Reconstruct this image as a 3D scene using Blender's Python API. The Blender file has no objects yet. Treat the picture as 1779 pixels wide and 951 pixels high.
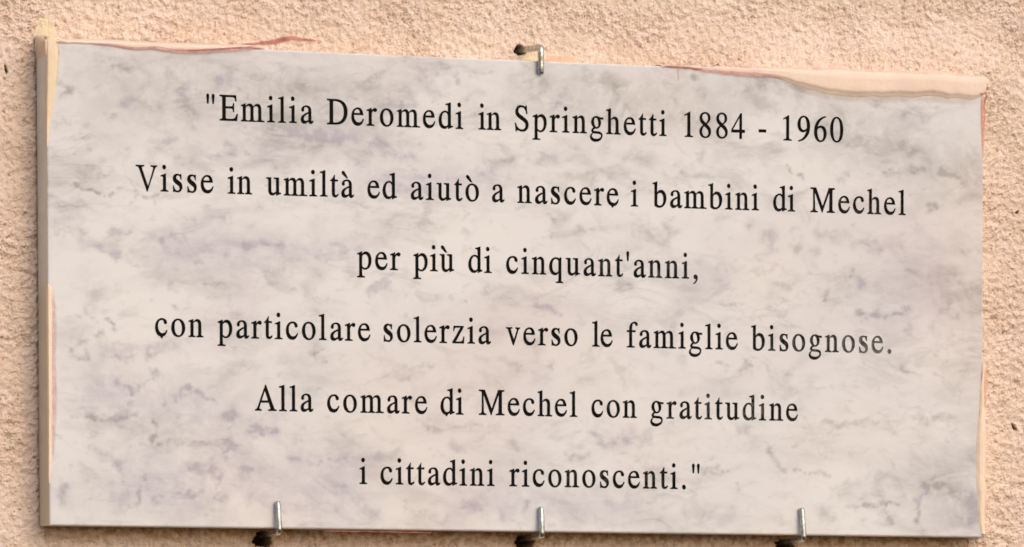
import bpy, math, random
import numpy as np
from mathutils import Vector
from mathutils.geometry import delaunay_2d_cdt

scene = bpy.context.scene
C = scene.collection
rng = np.random.default_rng(7)
random.seed(7)

# ------------------------------------------------------------------ camera
cam_d = bpy.data.cameras.new('camera')
cam = bpy.data.objects.new('camera', cam_d)
C.objects.link(cam)
scene.camera = cam
cam.location = (-1.31526, -3.56368, -0.25242)
cam.rotation_euler = (1.520305, -0.000572, -0.389118)
cam_d.sensor_fit = 'HORIZONTAL'
cam_d.sensor_width = 36.0
cam_d.lens = 219.42156
cam_d.shift_x = -0.2233586      # the photograph is an off-centre crop
cam_d.shift_y = 0.7397976
cam_d.clip_start = 0.05
cam_d.clip_end = 200.0

# ------------------------------------------------------------------ daylight
SUN_EL, SUN_AZ = 34.0, 160.0    # azimuth measured from +Y towards +X
world = bpy.data.worlds.new('World')
scene.world = world
world.use_nodes = True
wn = world.node_tree.nodes
bg = wn['Background']
sky = wn.new('ShaderNodeTexSky')
sky.sky_type = 'NISHITA'
sky.sun_disc = False
sky.sun_elevation = math.radians(SUN_EL)
sky.sun_rotation = math.radians(SUN_AZ)
sky.air_density = 1.0
sky.dust_density = 3.0
sky.ozone_density = 0.6
world.node_tree.links.new(sky.outputs[0], bg.inputs[0])
bg.inputs[1].default_value = 0.15

sd = bpy.data.lights.new('sun', 'SUN')
sd.energy = 0.9
sd.angle = math.radians(95)
sd.color = (1.0, 0.955, 0.90)
sun = bpy.data.objects.new('sun', sd)
C.objects.link(sun)
el, az = math.radians(SUN_EL), math.radians(SUN_AZ)
sdir = Vector((math.sin(az) * math.cos(el), math.cos(az) * math.cos(el), math.sin(el)))
sun.rotation_euler = (-sdir).to_track_quat('-Z', 'Y').to_euler()
sun.location = sdir * 5

vs = scene.view_settings
vs.view_transform = 'Standard'
vs.look = 'None'
vs.gamma = 1.0
vs.use_curve_mapping = False
vs.exposure = 0.25
scene.cycles.filter_width = 1.7

T = 20.0                         # plaque thickness, mm; the wall's mean face is at y = WY
WY = 1.2
MM = 0.001

# ------------------------------------------------------------------ helpers
def mesh_obj(name, verts, faces, mat, parent=None, smooth=False):
    me = bpy.data.meshes.new(name)
    me.from_pydata([tuple(v) for v in verts], [], faces)
    me.update()
    if mat: me.materials.append(mat)
    if smooth:
        me.polygons.foreach_set('use_smooth', [True] * len(me.polygons))
    o = bpy.data.objects.new(name, me)
    C.objects.link(o)
    if parent: o.parent = parent
    return o

def material(name):
    m = bpy.data.materials.new(name)
    m.use_nodes = True
    nt = m.node_tree
    return m, nt, nt.nodes['Principled BSDF']

class NB:
    """small node-building helper"""
    def __init__(s, nt): s.nt = nt; s.co = None
    def n(s, t, **kw):
        x = s.nt.nodes.new(t)
        for k, v in kw.items(): setattr(x, k, v)
        return x
    def link(s, a, b): s.nt.links.new(a, b)
    def setin(s, sock, v):
        if hasattr(v, 'links'): s.link(v, sock)
        else: sock.default_value = v
    def obj(s):
        if s.co is None: s.co = s.n('ShaderNodeTexCoord').outputs['Object']
        return s.co
    def map(s, scale=(1, 1, 1), rot=(0, 0, 0), loc=(0, 0, 0), src=None):
        m = s.n('ShaderNodeMapping')
        s.link(src or s.obj(), m.inputs[0])
        m.inputs[1].default_value = loc; m.inputs[2].default_value = rot; m.inputs[3].default_value = scale
        return m.outputs[0]
    def noise(s, scale, detail=3, rough=.5, dist=0, vec=None):
        x = s.n('ShaderNodeTexNoise')
        s.link(vec or s.obj(), x.inputs['Vector'])
        x.inputs['Scale'].default_value = scale; x.inputs['Detail'].default_value = detail
        x.inputs['Roughness'].default_value = rough; x.inputs['Distortion'].default_value = dist
        return x.outputs['Fac']
    def ramp(s, v, a, b, lo=0.0, hi=1.0, smooth=True):
        x = s.n('ShaderNodeMapRange'); x.interpolation_type = 'SMOOTHSTEP' if smooth else 'LINEAR'
        s.setin(x.inputs[0], v)
        for i, k in enumerate((a, b, lo, hi)): x.inputs[i + 1].default_value = k
        return x.outputs[0]
    def math(s, op, a, b=0.0, clamp=False):
        x = s.n('ShaderNodeMath', operation=op); x.use_clamp = clamp
        s.setin(x.inputs[0], a); s.setin(x.inputs[1], b)
        return x.outputs[0]
    def mix(s, f, a, b):
        x = s.n('ShaderNodeMix'); x.data_type = 'RGBA'
        s.setin(x.inputs[0], f)
        for i, v in ((6, a), (7, b)):
            if hasattr(v, 'links'): s.link(v, x.inputs[i])
            else: x.inputs[i].default_value = (*v, 1)
        return x.outputs[2]
    def attr(s, name):
        x = s.n('ShaderNodeAttribute'); x.attribute_name = name
        return x.outputs['Fac']
    def bump(s, h, strength, dist):
        x = s.n('ShaderNodeBump')
        s.link(h, x.inputs['Height']); x.inputs['Strength'].default_value = strength; x.inputs['Distance'].default_value = dist
        return x.outputs[0]

def srgb(r, g, b):
    f = lambda c: (c / 255 / 12.92) if c / 255 <= .04045 else ((c / 255 + .055) / 1.055) ** 2.4
    return (f(r), f(g), f(b))

# ------------------------------------------------------------------ materials
def plaster_mat():
    m, nt, p = material('plaster')
    b = NB(nt)
    big = b.ramp(b.noise(9, 3, .55), .35, .68)
    mid = b.ramp(b.noise(45, 4, .6), .36, .7)
    fine = b.ramp(b.noise(420, 3, .6), .3, .72)
    c = b.mix(big, PL_A, PL_B)
    c = b.mix(b.math('MULTIPLY', mid, .55), c, PL_C)
    c = b.mix(b.math('MULTIPLY', fine, .35), c, PL_D)
    # dirt speckle
    sp = b.ramp(b.noise(260, 2, .5), .66, .78)
    c = b.mix(b.math('MULTIPLY', sp, .22), c, (.34, .22, .13))
    c = b.mix(b.attr('grime_shade'), c, (.41, .225, .095))  # brown for painted crease and under-edge shade, and stains round the holes
    c = b.mix(b.attr('cream'), c, (.66, .55, .37))
    c = b.mix(b.attr('orange'), c, (.66, .36, .20))
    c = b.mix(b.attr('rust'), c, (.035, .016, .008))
    b.link(c, p.inputs['Base Color'])
    p.inputs['Roughness'].default_value = .93
    p.inputs['Specular IOR Level'].default_value = .2
    h = b.math('ADD', b.noise(700, 3, .6), b.math('MULTIPLY', b.noise(260, 3, .6), 1.4))
    b.link(b.bump(h, .7, .001), p.inputs['Normal'])
    return m
PL_A = (.720, .565, .460)
PL_B = (.665, .500, .395)
PL_C = (.790, .630, .560)
PL_D = (.550, .400, .300)

def marble_mat():
    m, nt, p = material('polished_marble')
    b = NB(nt)
    v1 = b.map((1, 1, 2.6), (0, .10, 0))
    v3 = b.map((1, 1, 1.5), (0, .3, 0), (1, 4, 2))
    v2 = b.map((1, 1, 1.7), (0, -.5, 0), (3, 1, 2))
    base = b.mix(b.ramp(b.noise(7, 3, .5), .35, .7), MB_A, MB_B)
    cloud = b.math('MULTIPLY', b.ramp(b.noise(13, 6, .66, .5, v1), .46, .72), .42)
    mottle = b.math('MULTIPLY', b.ramp(b.noise(34, 5, .62, .6, v3), .50, .72), .40)
    fleck = b.math('MULTIPLY', b.ramp(b.noise(95, 3, .55, .3, v3), .58, .76), .34)
    fleck = b.math('ADD', fleck, mottle)
    # thin wandering veins
    n = b.noise(14, 4, .55, 1.2, v2)
    r = b.math('ABSOLUTE', b.math('SUBTRACT', n, .5))
    vein = b.math('MULTIPLY', b.ramp(r, .022, .0), b.ramp(b.noise(20, 2, .5), .45, .68))
    vein = b.math('MULTIPLY', vein, .20)
    # a web of short, smudged, mostly level streaks
    v4 = b.map((1, 1, 2.2), (0, -.18, 0), (7, 2, 5))
    r2 = b.math('ABSOLUTE', b.math('SUBTRACT', b.noise(22, 3, .5, .7, v4), .5))
    web = b.math('MULTIPLY', b.ramp(r2, .075, .0), b.ramp(b.noise(26, 3, .55), .44, .66))
    vein = b.math('ADD', vein, b.math('MULTIPLY', web, .26))
    brk = b.ramp(b.noise(90, 5, .65, .4), .30, .60, .60, 2.0)
    hand = b.math('MULTIPLY', b.attr('vein'), brk)
    tot = b.math('ADD', b.math('ADD', cloud, fleck), b.math('ADD', vein, hand), True)
    tint = b.math('ADD', b.attr('lilac'), b.math('MULTIPLY', b.ramp(b.noise(13, 2, .5), .48, .66), .6), True)
    vc = b.mix(tint, MB_G, MB_L)
    wash = b.math('MULTIPLY', b.ramp(b.noise(5.5, 4, .6, .8, v1), .42, .68), .30)
    base = b.mix(wash, base, (.46, .42, .46))
    c = b.mix(tot, base, vc)
    warm = b.ramp(b.noise(5, 2, .5), .5, .7, 0, .35)
    c = b.mix(warm, c, b.mix(.5, c, (.70, .52, .42)))
    # sawn edge, mortar-stained in its lower half
    geo = b.n('ShaderNodeNewGeometry')
    sx = b.n('ShaderNodeSeparateXYZ'); b.link(b.obj(), sx.inputs[0])
    side = b.ramp(sx.outputs[1], -.0196, -.0188)
    low = b.ramp(b.math('ADD', sx.outputs[2], b.math('MULTIPLY', b.noise(120, 2), .004)), .012, -.012)
    sc = b.mix(low, (.78, .75, .66), (.70, .61, .45))
    sc = b.mix(b.math('MULTIPLY', b.noise(60, 4, .6), .45), sc, (.42, .33, .22))
    c = b.mix(side, c, sc)
    b.link(c, p.inputs['Base Color'])
    b.link(b.ramp(side, 0, 1, .30, .75), p.inputs['Roughness'])
    p.inputs['Specular IOR Level'].default_value = .45
    p.inputs['Subsurface Weight'].default_value = 0.0
    b.link(b.bump(b.noise(35, 3, .5), .06, .004), p.inputs['Normal'])
    return m
MB_A = (.604, .580, .578)
MB_B = (.556, .532, .536)
MB_G = (.285, .268, .268)
MB_L = (.335, .305, .365)

def letter_mat():
    m, nt, p = material('black_letter_paint')
    b = NB(nt)
    oi = b.n('ShaderNodeObjectInfo')
    wear = b.n('ShaderNodeSeparateColor'); b.link(oi.outputs['Color'], wear.inputs[0])
    tc = b.n('ShaderNodeNewGeometry').outputs['Position']
    nz = b.noise(330, 3, .6, 0, tc)
    w = b.math('ADD', nz, b.math('SUBTRACT', wear.outputs[0], .80))
    f = b.ramp(w, .0, .5, 0, 1)
    f = b.math('MULTIPLY', f, b.math('MULTIPLY', wear.outputs[0], .75), True)
    c = b.mix(f, (.006, .0055, .0055), (.24, .225, .215))
    b.link(c, p.inputs['Base Color'])
    p.inputs['Roughness'].default_value = .7
    p.inputs['Specular IOR Level'].default_value = .05
    return m

def smear_mat(name, c1, c2, c3, bump=.35):
    m, nt, p = material(name)
    b = NB(nt)
    c = b.mix(b.ramp(b.noise(40, 3, .55), .35, .65), c1, c2)
    c = b.mix(b.math('MULTIPLY', b.ramp(b.noise(150, 3, .6), .5, .72), .5), c, c3)
    b.link(c, p.inputs['Base Color'])
    p.inputs['Roughness'].default_value = .85
    p.inputs['Specular IOR Level'].default_value = .25
    h = b.math('ADD', b.noise(160, 3, .55), b.math('MULTIPLY', b.noise(600, 2, .5), .25))
    b.link(b.bump(h, bump, .0012), p.inputs['Normal'])
    return m

def paint_mat(name, col, strength=.9):
    """thin worn paint: the bare surface shows through where it has rubbed off"""
    m, nt, p = material(name)
    b = NB(nt)
    c = b.mix(b.ramp(b.noise(170, 3, .6), .35, .7), col, tuple(min(1, x * 1.35 + .05) for x in col))
    b.link(c, p.inputs['Base Color'])
    p.inputs['Roughness'].default_value = .8
    e = b.attr('cover')
    a = b.math('MULTIPLY', e, b.ramp(b.noise(200, 4, .6), .25, .62, .6, 1.0))
    b.link(b.math('MULTIPLY', a, strength, True), p.inputs['Alpha'])
    return m

def metal_mat():
    m, nt, p = material('galvanised_steel')
    b = NB(nt)
    n = b.ramp(b.noise(380, 3, .6), .35, .7)
    c = b.mix(n, (.58, .57, .53), (.36, .35, .32))
    d = b.ramp(b.noise(150, 2, .5), .60, .74)
    c = b.mix(b.math('MULTIPLY', d, .7), c, (.16, .14, .11))
    b.link(c, p.inputs['Base Color'])
    p.inputs['Metallic'].default_value = .9
    b.link(b.ramp(n, 0, 1, .24, .42), p.inputs['Roughness'])
    b.link(b.bump(b.noise(420, 3, .6), .35, .0005), p.inputs['Normal'])
    return m

M_PLASTER, M_MARBLE, M_LETTER, M_METAL = plaster_mat(), marble_mat(), letter_mat(), metal_mat()
M_PINK = smear_mat('smooth_pink_filler', (.76, .595, .48), (.72, .545, .45), (.74, .60, .48))
M_CREAM = smear_mat('cream_filler', (.72, .58, .40), (.76, .60, .43), (.74, .47, .32))
M_CREAM2 = smear_mat('pale_edge_filler', (.80, .63, .47), (.76, .58, .44), (.74, .52, .42))
M_RED = paint_mat('red_brown_paint', (.36, .10, .075))
M_ROSE = paint_mat('faded_rose_paint', (.56, .30, .28), .7)
M_BLUSH = paint_mat('pale_pink_smudge', (.62, .37, .36), .5)
M_ORANGE = paint_mat('orange_paint_wash', (.64, .26, .16), .9)

# ------------------------------------------------------------------ the rendered wall (real relief)
FN_X, FN_Z, FS = 2048, 1280, 0.4          # periodic noise tile, 819 x 512 mm
def bandnoise(lx, lz, rot=0.0, width=.55, seed=0):
    """gaussian noise around wavelength lx / lz (mm), unit variance"""
    r = np.random.default_rng(seed)
    kx = np.fft.fftfreq(FN_X, FS)[None, :]; kz = np.fft.fftfreq(FN_Z, FS)[:, None]
    c, s = math.cos(rot), math.sin(rot)
    u = (kx * c + kz * s) * lx; v = (-kx * s + kz * c) * lz
    q = np.sqrt(u * u + v * v)
    filt = np.exp(-((np.log(q + 1e-6)) ** 2) / (2 * width ** 2))
    f = np.fft.ifft2(np.fft.fft2(r.standard_normal((FN_Z, FN_X))) * filt).real
    return (f / f.std()).astype(np.float32)
def sample(img, x, z):
    """x (nx,), z (nz,) in mm -> (nz,nx), wrapped bilinear"""
    gx = (x / FS) % FN_X; gz = (z / FS) % FN_Z
    x0 = gx.astype(int); z0 = gz.astype(int); fx = (gx - x0)[None, :]; fz = (gz - z0)[:, None]
    x1 = (x0 + 1) % FN_X; z1 = (z0 + 1) % FN_Z; x0 %= FN_X; z0 %= FN_Z
    a = img[np.ix_(z0, x0)] * (1 - fx) + img[np.ix_(z0, x1)] * fx
    b = img[np.ix_(z1, x0)] * (1 - fx) + img[np.ix_(z1, x1)] * fx
    return a * (1 - fz) + b * fz
def sstep(a, b, x):
    t = np.clip((x - a) / (b - a), 0, 1); return t * t * (3 - 2 * t)

def axis(lo, hi, end_lo, end_hi, step):
    core = list(np.arange(lo, hi + 1e-6, step))
    s, v, up = step, core[-1], []
    while v < end_hi: s = min(s * 1.05, 14); v += s; up.append(v)
    s, v, dn = step, core[0], []
    while v > end_lo: s = min(s * 1.05, 14); v -= s; dn.append(v)
    return np.array(dn[::-1] + core + up)
AX = axis(-342, 350, -1300, 1300, .42)
AZ = axis(-168, 208, -1000, 1000, .42)
X, Z = np.meshgrid(AX, AZ)

n_grit = bandnoise(2.6, 3.6, .35, .45, 1)
n_grit2 = bandnoise(4.2, 6.4, -.5, .40, 2)
n_lump = bandnoise(9, 8, 0, .5, 3)
n_wave = bandnoise(60, 40, 0, .5, 4)
n_crack = bandnoise(26, 9, -.12, .45, 5)
n_crack2 = bandnoise(13, 6, .5, .5, 6)
n_pit = bandnoise(5.5, 4.6, 0, .45, 7)
n_mask = bandnoise(70, 55, 0, .4, 8)

g0 = sample(bandnoise(1.7, 1.9, 0, .4, 11), AX, AZ)
g1, g2, g3, g4 = (sample(q, AX, AZ) for q in (n_grit, n_grit2, n_lump, n_wave))
k1, k2, pt, mk = (sample(q, AX, AZ) for q in (n_crack, n_crack2, n_pit, n_mask))
top = sstep(120, 150, Z)                              # grittier throw above the plaque
lft = sstep(-290, -310, X) * (1 - top)
grit = .98 + .12 * top + .15 * sstep(.2, 1.2, mk)
var = .55 + .45 * np.tanh(mk * .8 + .8 * g3)            # the throw is patchy: rough here, floated there
H = 1.3 * grit * (.11 * g0 + .24 * (.45 - np.abs(g1)) + .20 * np.tanh(g2 * 1.2)) * (.6 + .8 * var) + .27 * g3 * (.8 + .3 * top) + .32 * g4
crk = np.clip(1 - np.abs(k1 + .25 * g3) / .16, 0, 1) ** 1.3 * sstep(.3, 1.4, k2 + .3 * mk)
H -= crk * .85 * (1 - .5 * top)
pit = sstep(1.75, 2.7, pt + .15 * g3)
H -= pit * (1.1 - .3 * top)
grime_shade = np.clip(crk * .32 + pit * .50 + .14 * sstep(-.25, -.85, H - .32 * g4), 0, .8)  # cracks, pits and low spots browned to deepen their shade
# plaster sinks a little where it meets the plaque, leaving a broken dark joint on the left
dx = -299.9 - X
joint = np.exp(-((dx + .6) / (1.6 + .5 * np.tanh(g3))) ** 2) * (np.abs(Z) < 141) * (.55 + .45 * sstep(-.8, .8, k2))
H -= joint * 1.3
grime_shade = np.maximum(grime_shade, joint * .6)  # shadow line in the joint, put into the colour as well
# lip of plaster squeezed out under the plaque: it fills the bottom joint
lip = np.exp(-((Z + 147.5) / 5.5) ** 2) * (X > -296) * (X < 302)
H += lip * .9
grime_shade = np.maximum(grime_shade, .70 * np.exp(-((Z + 143) / 6.5) ** 2) * (X > -297) * (X < 300) * (.8 + .5 * np.tanh(g3)))  # shade below the plaque painted as a brown strip
H += 1.2 * np.exp(-((X - 306) / 6) ** 2) * (np.abs(Z) < 141)
# patchy trowel ridges left and right of the plaque
H += .35 * np.clip(k1, -1.5, 1.5) * (1 - top) * sstep(-.4, .9, mk)
# the plaster was built out towards the plaque's upper right edge
ramp_x = sstep(70, 190, X) * sstep(345, 300, X)
H += 7.0 * ramp_x * sstep(178, 143, Z) * sstep(100, 141, Z)
rust = np.zeros_like(H)
def hole(cx, cz, rx, rz, depth, sq=2.0, wob=.16, rot=0.0, halo=1.0, seed=0):
    global H, rust, grime_shade
    c, s = math.cos(rot), math.sin(rot)
    u = ((X - cx) * c + (Z - cz) * s) / rx; v = (-(X - cx) * s + (Z - cz) * c) / rz
    ang = np.arctan2(v, u)
    r = (np.abs(u) ** sq + np.abs(v) ** sq) ** (1 / sq)
    r = r * (1 + wob * np.sin(3 * ang + seed) + wob * .5 * np.sin(5 * ang + 2.3 * seed)) + .07 * np.clip(g1, -2, 2)
    m = sstep(1.05, .86, r)
    H -= m * depth
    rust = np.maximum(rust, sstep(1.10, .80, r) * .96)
    grime_shade = np.maximum(grime_shade, halo * .75 * sstep(1.7, .95, r + .15 * g3))
hole(-162.6, -147.6, 5.6, 4.6, 16, 2.0, .10, .2, 1.0, 1)
hole(-158.6, -153.6, 1.3, 3.2, 5, 2.0, .1, .5, .5, 2)
hole(4.6, -148.2, 5.7, 5.4, 16, 3.2, .06, 0, 1.0, 3)
hole(174.9, -149.4, 5.4, 5.6, 16, 3.0, .08, 0, 1.0, 4)
hole(1.6, 149.3, 3.4, 3.0, 16, 2.0, .10, -.5, .25, 5)
hole(-318.5, 125.0, .9, 2.4, 3.0, 2.0, .2, .2, .5, 6)
hole(331.5, -72.0, .9, 2.2, 3.0, 2.0, .2, .6, .5, 7)
hole(333.0, 62.0, 1.2, .9, 2.0, 2.0, .2, .2, .5, 8)
def patch(cx, cz, rx, rz):
    r = np.sqrt(((X - cx) / rx) ** 2 + ((Z - cz) / rz) ** 2) + .10 * g3
    return sstep(1.05, .75, r)
cream = patch(-295.5, 148, 6.5, 9) * .85
cream = np.maximum(cream, patch(8.5, 144.6, 7.5, 4.0) * .75)
orange = patch(28, 144.6, 11, 3.2) * .55
flat = np.maximum(np.maximum(patch(-295.5, 148, 6.5, 9), patch(8.5, 144.6, 8, 4)), patch(28, 144.6, 12, 3.4))
H = H * (1 - .75 * flat) + .3 * flat - 0

# the part hidden behind the plaque is left out
cxs = .5 * (AX[1:] + AX[:-1]); czs = .5 * (AZ[1:] + AZ[:-1])
keep = ~((np.abs(cxs)[None, :] < 288) & (np.abs(czs)[:, None] < 131))
nx, nz = len(AX), len(AZ)
ii, jj = np.nonzero(keep)
base = (ii * nx + jj)
quads = np.stack([base, base + 1, base + nx + 1, base + nx], 1)
used = np.zeros(nx * nz, bool); used[quads.ravel()] = True
remap = np.cumsum(used) - 1
quads = remap[quads].astype(np.int32)
co = np.stack([X.ravel(), (WY - H).ravel(), Z.ravel()], 1)[used].astype(np.float32) * MM
me = bpy.data.meshes.new('wall')
me.vertices.add(len(co)); me.vertices.foreach_set('co', co.ravel())
me.loops.add(quads.size); me.loops.foreach_set('vertex_index', quads.ravel())
me.polygons.add(len(quads))
me.polygons.foreach_set('loop_start', np.arange(0, quads.size, 4, dtype=np.int32))
me.polygons.foreach_set('use_smooth', np.ones(len(quads), bool))
me.update(calc_edges=True)
for nm, arr in (('grime_shade', grime_shade), ('rust', rust), ('cream', cream), ('orange', orange)):
    a = me.attributes.new(nm, 'FLOAT', 'POINT')
    a.data.foreach_set('value', arr.ravel()[used].astype(np.float32))
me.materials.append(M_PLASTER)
wall = bpy.data.objects.new('wall', me)
C.objects.link(wall)
wall['kind'] = 'structure'
wall['label'] = 'rough peach coloured rendered wall behind the marble plaque'

# ------------------------------------------------------------------ filler smeared over the plaque's edge (parts of the wall)
def resample(pts, n, wob=0.0, seed=0):
    p = np.array(pts, float); d = np.r_[0, np.cumsum(np.hypot(*np.diff(p, axis=0).T))]
    t = np.linspace(0, d[-1], n)
    # smooth through the points (Catmull-Rom by small-window averaging of a dense polyline)
    q = np.c_[np.interp(t, d, p[:, 0]), np.interp(t, d, p[:, 1])]
    k = np.array([1, 2, 1.]) / 4
    for _ in range(2):
        q[1:-1] = k[0] * q[:-2] + k[1] * q[1:-1] + k[2] * q[2:]
    if wob:
        r = np.random.default_rng(seed); w = r.standard_normal((n, 2)); 
        for _ in range(3): w[1:-1] = (w[:-2] + w[1:-1] + w[2:]) / 3
        w[0] = w[-1] = 0
        q += w * wob
    return q

def smear(inner, outer, edge_axis, edge_val, thick, mat, n=90, wob=.25, seed=0, label=None, y_out=.6, name='plaster_smear', wob_out=None):
    """a skin of filler that climbs from the wall over the plaque's arris and ends, rounded, on its face"""
    I = resample(inner, n, wob, seed); O = resample(outer, n, wob_out or wob * .6, seed + 50)
    r = np.random.default_rng(seed + 9)
    th = np.interp(np.linspace(0, 1, n), np.linspace(0, 1, len(thick)), thick)
    V = []; m = 15
    for i in range(n):
        a = 0 if edge_axis == 'x' else 1
        s = (edge_val - O[i, a]) / (I[i, a] - O[i, a] + 1e-9)
        s = min(max(s, .2), .93)
        prof = []
        for t in np.linspace(0, 1, 7):            # climb from the wall to the arris
            q = t * s
            y = y_out + (-T - th[i] - y_out) * math.sin(t * math.pi / 2) ** 1.2
            prof.append((q, y))
        ln = math.hypot(*(I[i] - O[i])) + 1e-6
        for t in (.35, .7, .92):                  # across the face
            prof.append((s + (1 - s) * t, -T - th[i] * (1 - .12 * t)))
        for q, f in ((.22, .80), (.60, .52), (1.15, .25), (1.9, .06)):   # feathered foot
            prof.append((1 + q * th[i] * .85 / ln, -T - th[i] * f))
        prof.append((1 + 2.1 * th[i] * .85 / ln, -T + .3))
        for q, y in prof:
            p = O[i] * (1 - q) + I[i] * q
            V.append((p[0] * MM, y * MM, p[1] * MM))
    F = []
    for i in range(n - 1):
        for j in range(m - 1):
            F.append((i * m + j, i * m + j + 1, (i + 1) * m + j + 1, (i + 1) * m + j))
    o = mesh_obj(name, V, F, mat, wall, True)
    if label: o['label'] = label
    return o

smear([(85.1, 140.9), (103.9, 140.6), (118.9, 139.8), (137.9, 139.1), (158.8, 138.9), (166.4, 137.9), (174.0, 135.7), (183.6, 133.4), (195.1, 131.6), (210.4, 130.9), (233.6, 131.4), (252, 132.3), (264.6, 133.4), (269.3, 133.2), (274.3, 131.8), (282.1, 132.0), (291.9, 131.2), (297.6, 132.3), (300.2, 133.2)],
      [(85.1, 142.6), (112.7, 143.4), (146.9, 143.6), (167.9, 145.2), (189.0, 145.6), (208.3, 145.9), (227.6, 146.0), (251.0, 146.3), (274.4, 146.6), (290.0, 146.0), (299.0, 145.4), (303.3, 143.5)],
      'z', 141.6, [.3, .4, .8, 1.2, 1.9, 2.2, 2.0, 2.4, 1.8, 1.6], M_PINK, 190, .5, 3, 'smooth pale pink filler smeared over the upper right edge of the plaque', y_out=-4.0, wob_out=1.6)
smear([(-296.7, 139.7), (-287.0, 139.9), (-271.3, 140.2), (-259.1, 139.9), (-253.8, 139.1), (-245.1, 138.5), (-234.5, 139.3), (-224.0, 138.2), (-209.9, 138.5), (-199.3, 139.5), (-181.5, 141.2), (-167.3, 141.6)],
      [(-293.8, 144.0), (-264.8, 145.0), (-252.5, 144.9), (-227.8, 144.7), (-203.0, 144.9), (-174.5, 145.4), (-160.1, 145.2)],
      'z', 140.6, [.7, .5, .9, 1.1, 1.1, .7, .3], M_PINK, 110, .25, 5, 'thin pink filler along the upper left edge of the plaque')
smear([(-294.6, 142.1), (-295.0, 137.5), (-294.3, 130.8), (-295.1, 124.1), (-295.8, 117.4), (-296.9, 107.4), (-298.3, 97.3), (-299.4, 87.2), (-300.0, 79.2)],
      [(-300.9, 143.0), (-300.7, 137.5), (-300.5, 130.8), (-300.5, 124.1), (-300.5, 117.4), (-300.5, 107.4), (-300.5, 97.3), (-300.5, 87.2), (-300.4, 79.2)],
      'x', -300.0, [1.0, 1.2, 1.0, .8, .5, .3], M_CREAM, 60, .2, 7, 'cream filler on the upper left corner of the plaque', y_out=-T + 2.5)
smear([(-290, 141.2), (-294, 141.4), (-297, 141.2), (-299.3, 140.2), (-299.9, 138.0), (-300.2, 132.0)],
      [(-290, 144.6), (-293, 146.2), (-298, 146.8), (-301.0, 145.0), (-301.2, 139.5), (-300.5, 132.0)],
      'z', 140.8, [.3, .6, .7, .5, .05], M_CREAM, 30, .2, 17, 'cream filler lump above the upper left corner', y_out=.8)
smear([(-300.2, -1.0), (-298.2, -2.9), (-298.3, -23.0), (-298.6, -43.1), (-298.5, -69.9), (-298.8, -90.1), (-298.9, -103.5), (-299.7, -116.6)],
      [(-300.5, -1.0), (-300.6, -2.9), (-300.5, -23.0), (-300.4, -43.1), (-300.3, -69.9), (-300.3, -90.1), (-300.2, -103.5), (-300.2, -116.6)],
      'x', -299.8, [.5, .7, .6, .5, .3], M_CREAM2, 90, .12, 9, 'thin cream filler line down the lower left edge of the plaque', y_out=-T + 1.5)
smear([(300.1, -33.9), (299.4, -51.2), (299.1, -61.9), (297.9, -76.1), (297.6, -90.4), (297.6, -108.2), (298.8, -117.1), (298.1, -126.0), (299.3, -134.9), (300.2, -139.5)],
      [(308.4, -33.6), (309.9, -64.2), (310.3, -92.9), (309.6, -110.8), (309.0, -117.3), (308.9, -128.8), (309.0, -139.8)],
      'x', 299.9, [.3, .8, 1.0, 1.2, 1.2, 1.0, .6], M_CREAM2, 90, .3, 11, 'pale filler over the lower right edge of the plaque')

def streak(pts, width, y, mat, n=80, wob=.15, seed=0, label=None, cross=(0, 0), follow_wall=False, name='paint_streak'):
    """a thin worn line of paint, or a painted shadow tint, lying on filler, marble or wall; 'cover' fades it at the sides and ends"""
    P = resample(pts, n, wob, seed)
    W = np.interp(np.linspace(0, 1, n), np.linspace(0, 1, len(width)), width)
    Y = np.interp(np.linspace(0, 1, n), np.linspace(0, 1, len(y)), y)
    tg = np.gradient(P, axis=0); tg /= np.hypot(*tg.T)[:, None] + 1e-9
    nr = np.c_[-tg[:, 1], tg[:, 0]]
    V, F, cov = [], [], []
    prof = (-1, -.55, 0, .55, 1); cv = (0, .75, 1, .75, 0)
    for i in range(n):
        e = min(1, i / (n * .08), (n - 1 - i) / (n * .08))
        for k, c in zip(prof, cv):
            q = P[i] + nr[i] * k * W[i] / 2
            yy = Y[i]
            if follow_wall:
                xi = np.searchsorted(AX, q[0]); zi = np.searchsorted(AZ, q[1])
                hh = H[max(zi - 2, 0):zi + 3, max(xi - 2, 0):xi + 3].max()
                yy = WY - hh - .12
            V.append((q[0] * MM, yy * MM, q[1] * MM)); cov.append(c * e)
    for i in range(n - 1):
        for j in range(4):
            F.append((i * 5 + j, i * 5 + j + 1, (i + 1) * 5 + j + 1, (i + 1) * 5 + j))
    o = mesh_obj(name, V, F, mat, wall, True)
    a = o.data.attributes.new('cover', 'FLOAT', 'POINT')
    a.data.foreach_set('value', np.array(cov, np.float32))
    if label: o['label'] = label
    return o
FY = -T - .12
streak([(-275, 140.0), (-259.1, 139.6), (-253.8, 138.7), (-245.1, 138.0), (-234.5, 138.9), (-224.0, 137.7), (-209.9, 137.8), (-199.3, 138.8), (-181.5, 140.6), (-168, 141.8)],
       [1.0, 2.0, 2.4, 3.2, 3.6, 3.2, 1.8], [-T - 1.25], M_ROSE, 120, .12, 21, 'faded red paint line along the upper left edge')
streak([(-224.0, 137.9), (-209.9, 138.3), (-199.3, 139.2), (-181.5, 141.2), (-172, 142.2)], [.5, 1.0, 1.3, .9], [-T - 1.35], M_RED, 70, .12, 22)
streak([(-178, 144.6), (-174.5, 145.2), (-163.7, 146.5), (-152.9, 148.1), (-144.0, 150.7), (-138.4, 150.2), (-131.0, 149.7), (-123.5, 149.4)],
       [1.0, 1.7, 2.4, 3.4, 3.8, 2.6, 1.6, .8], [0], M_RED, 110, .15, 23, 'red paint line running up onto the wall', follow_wall=True)
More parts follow.
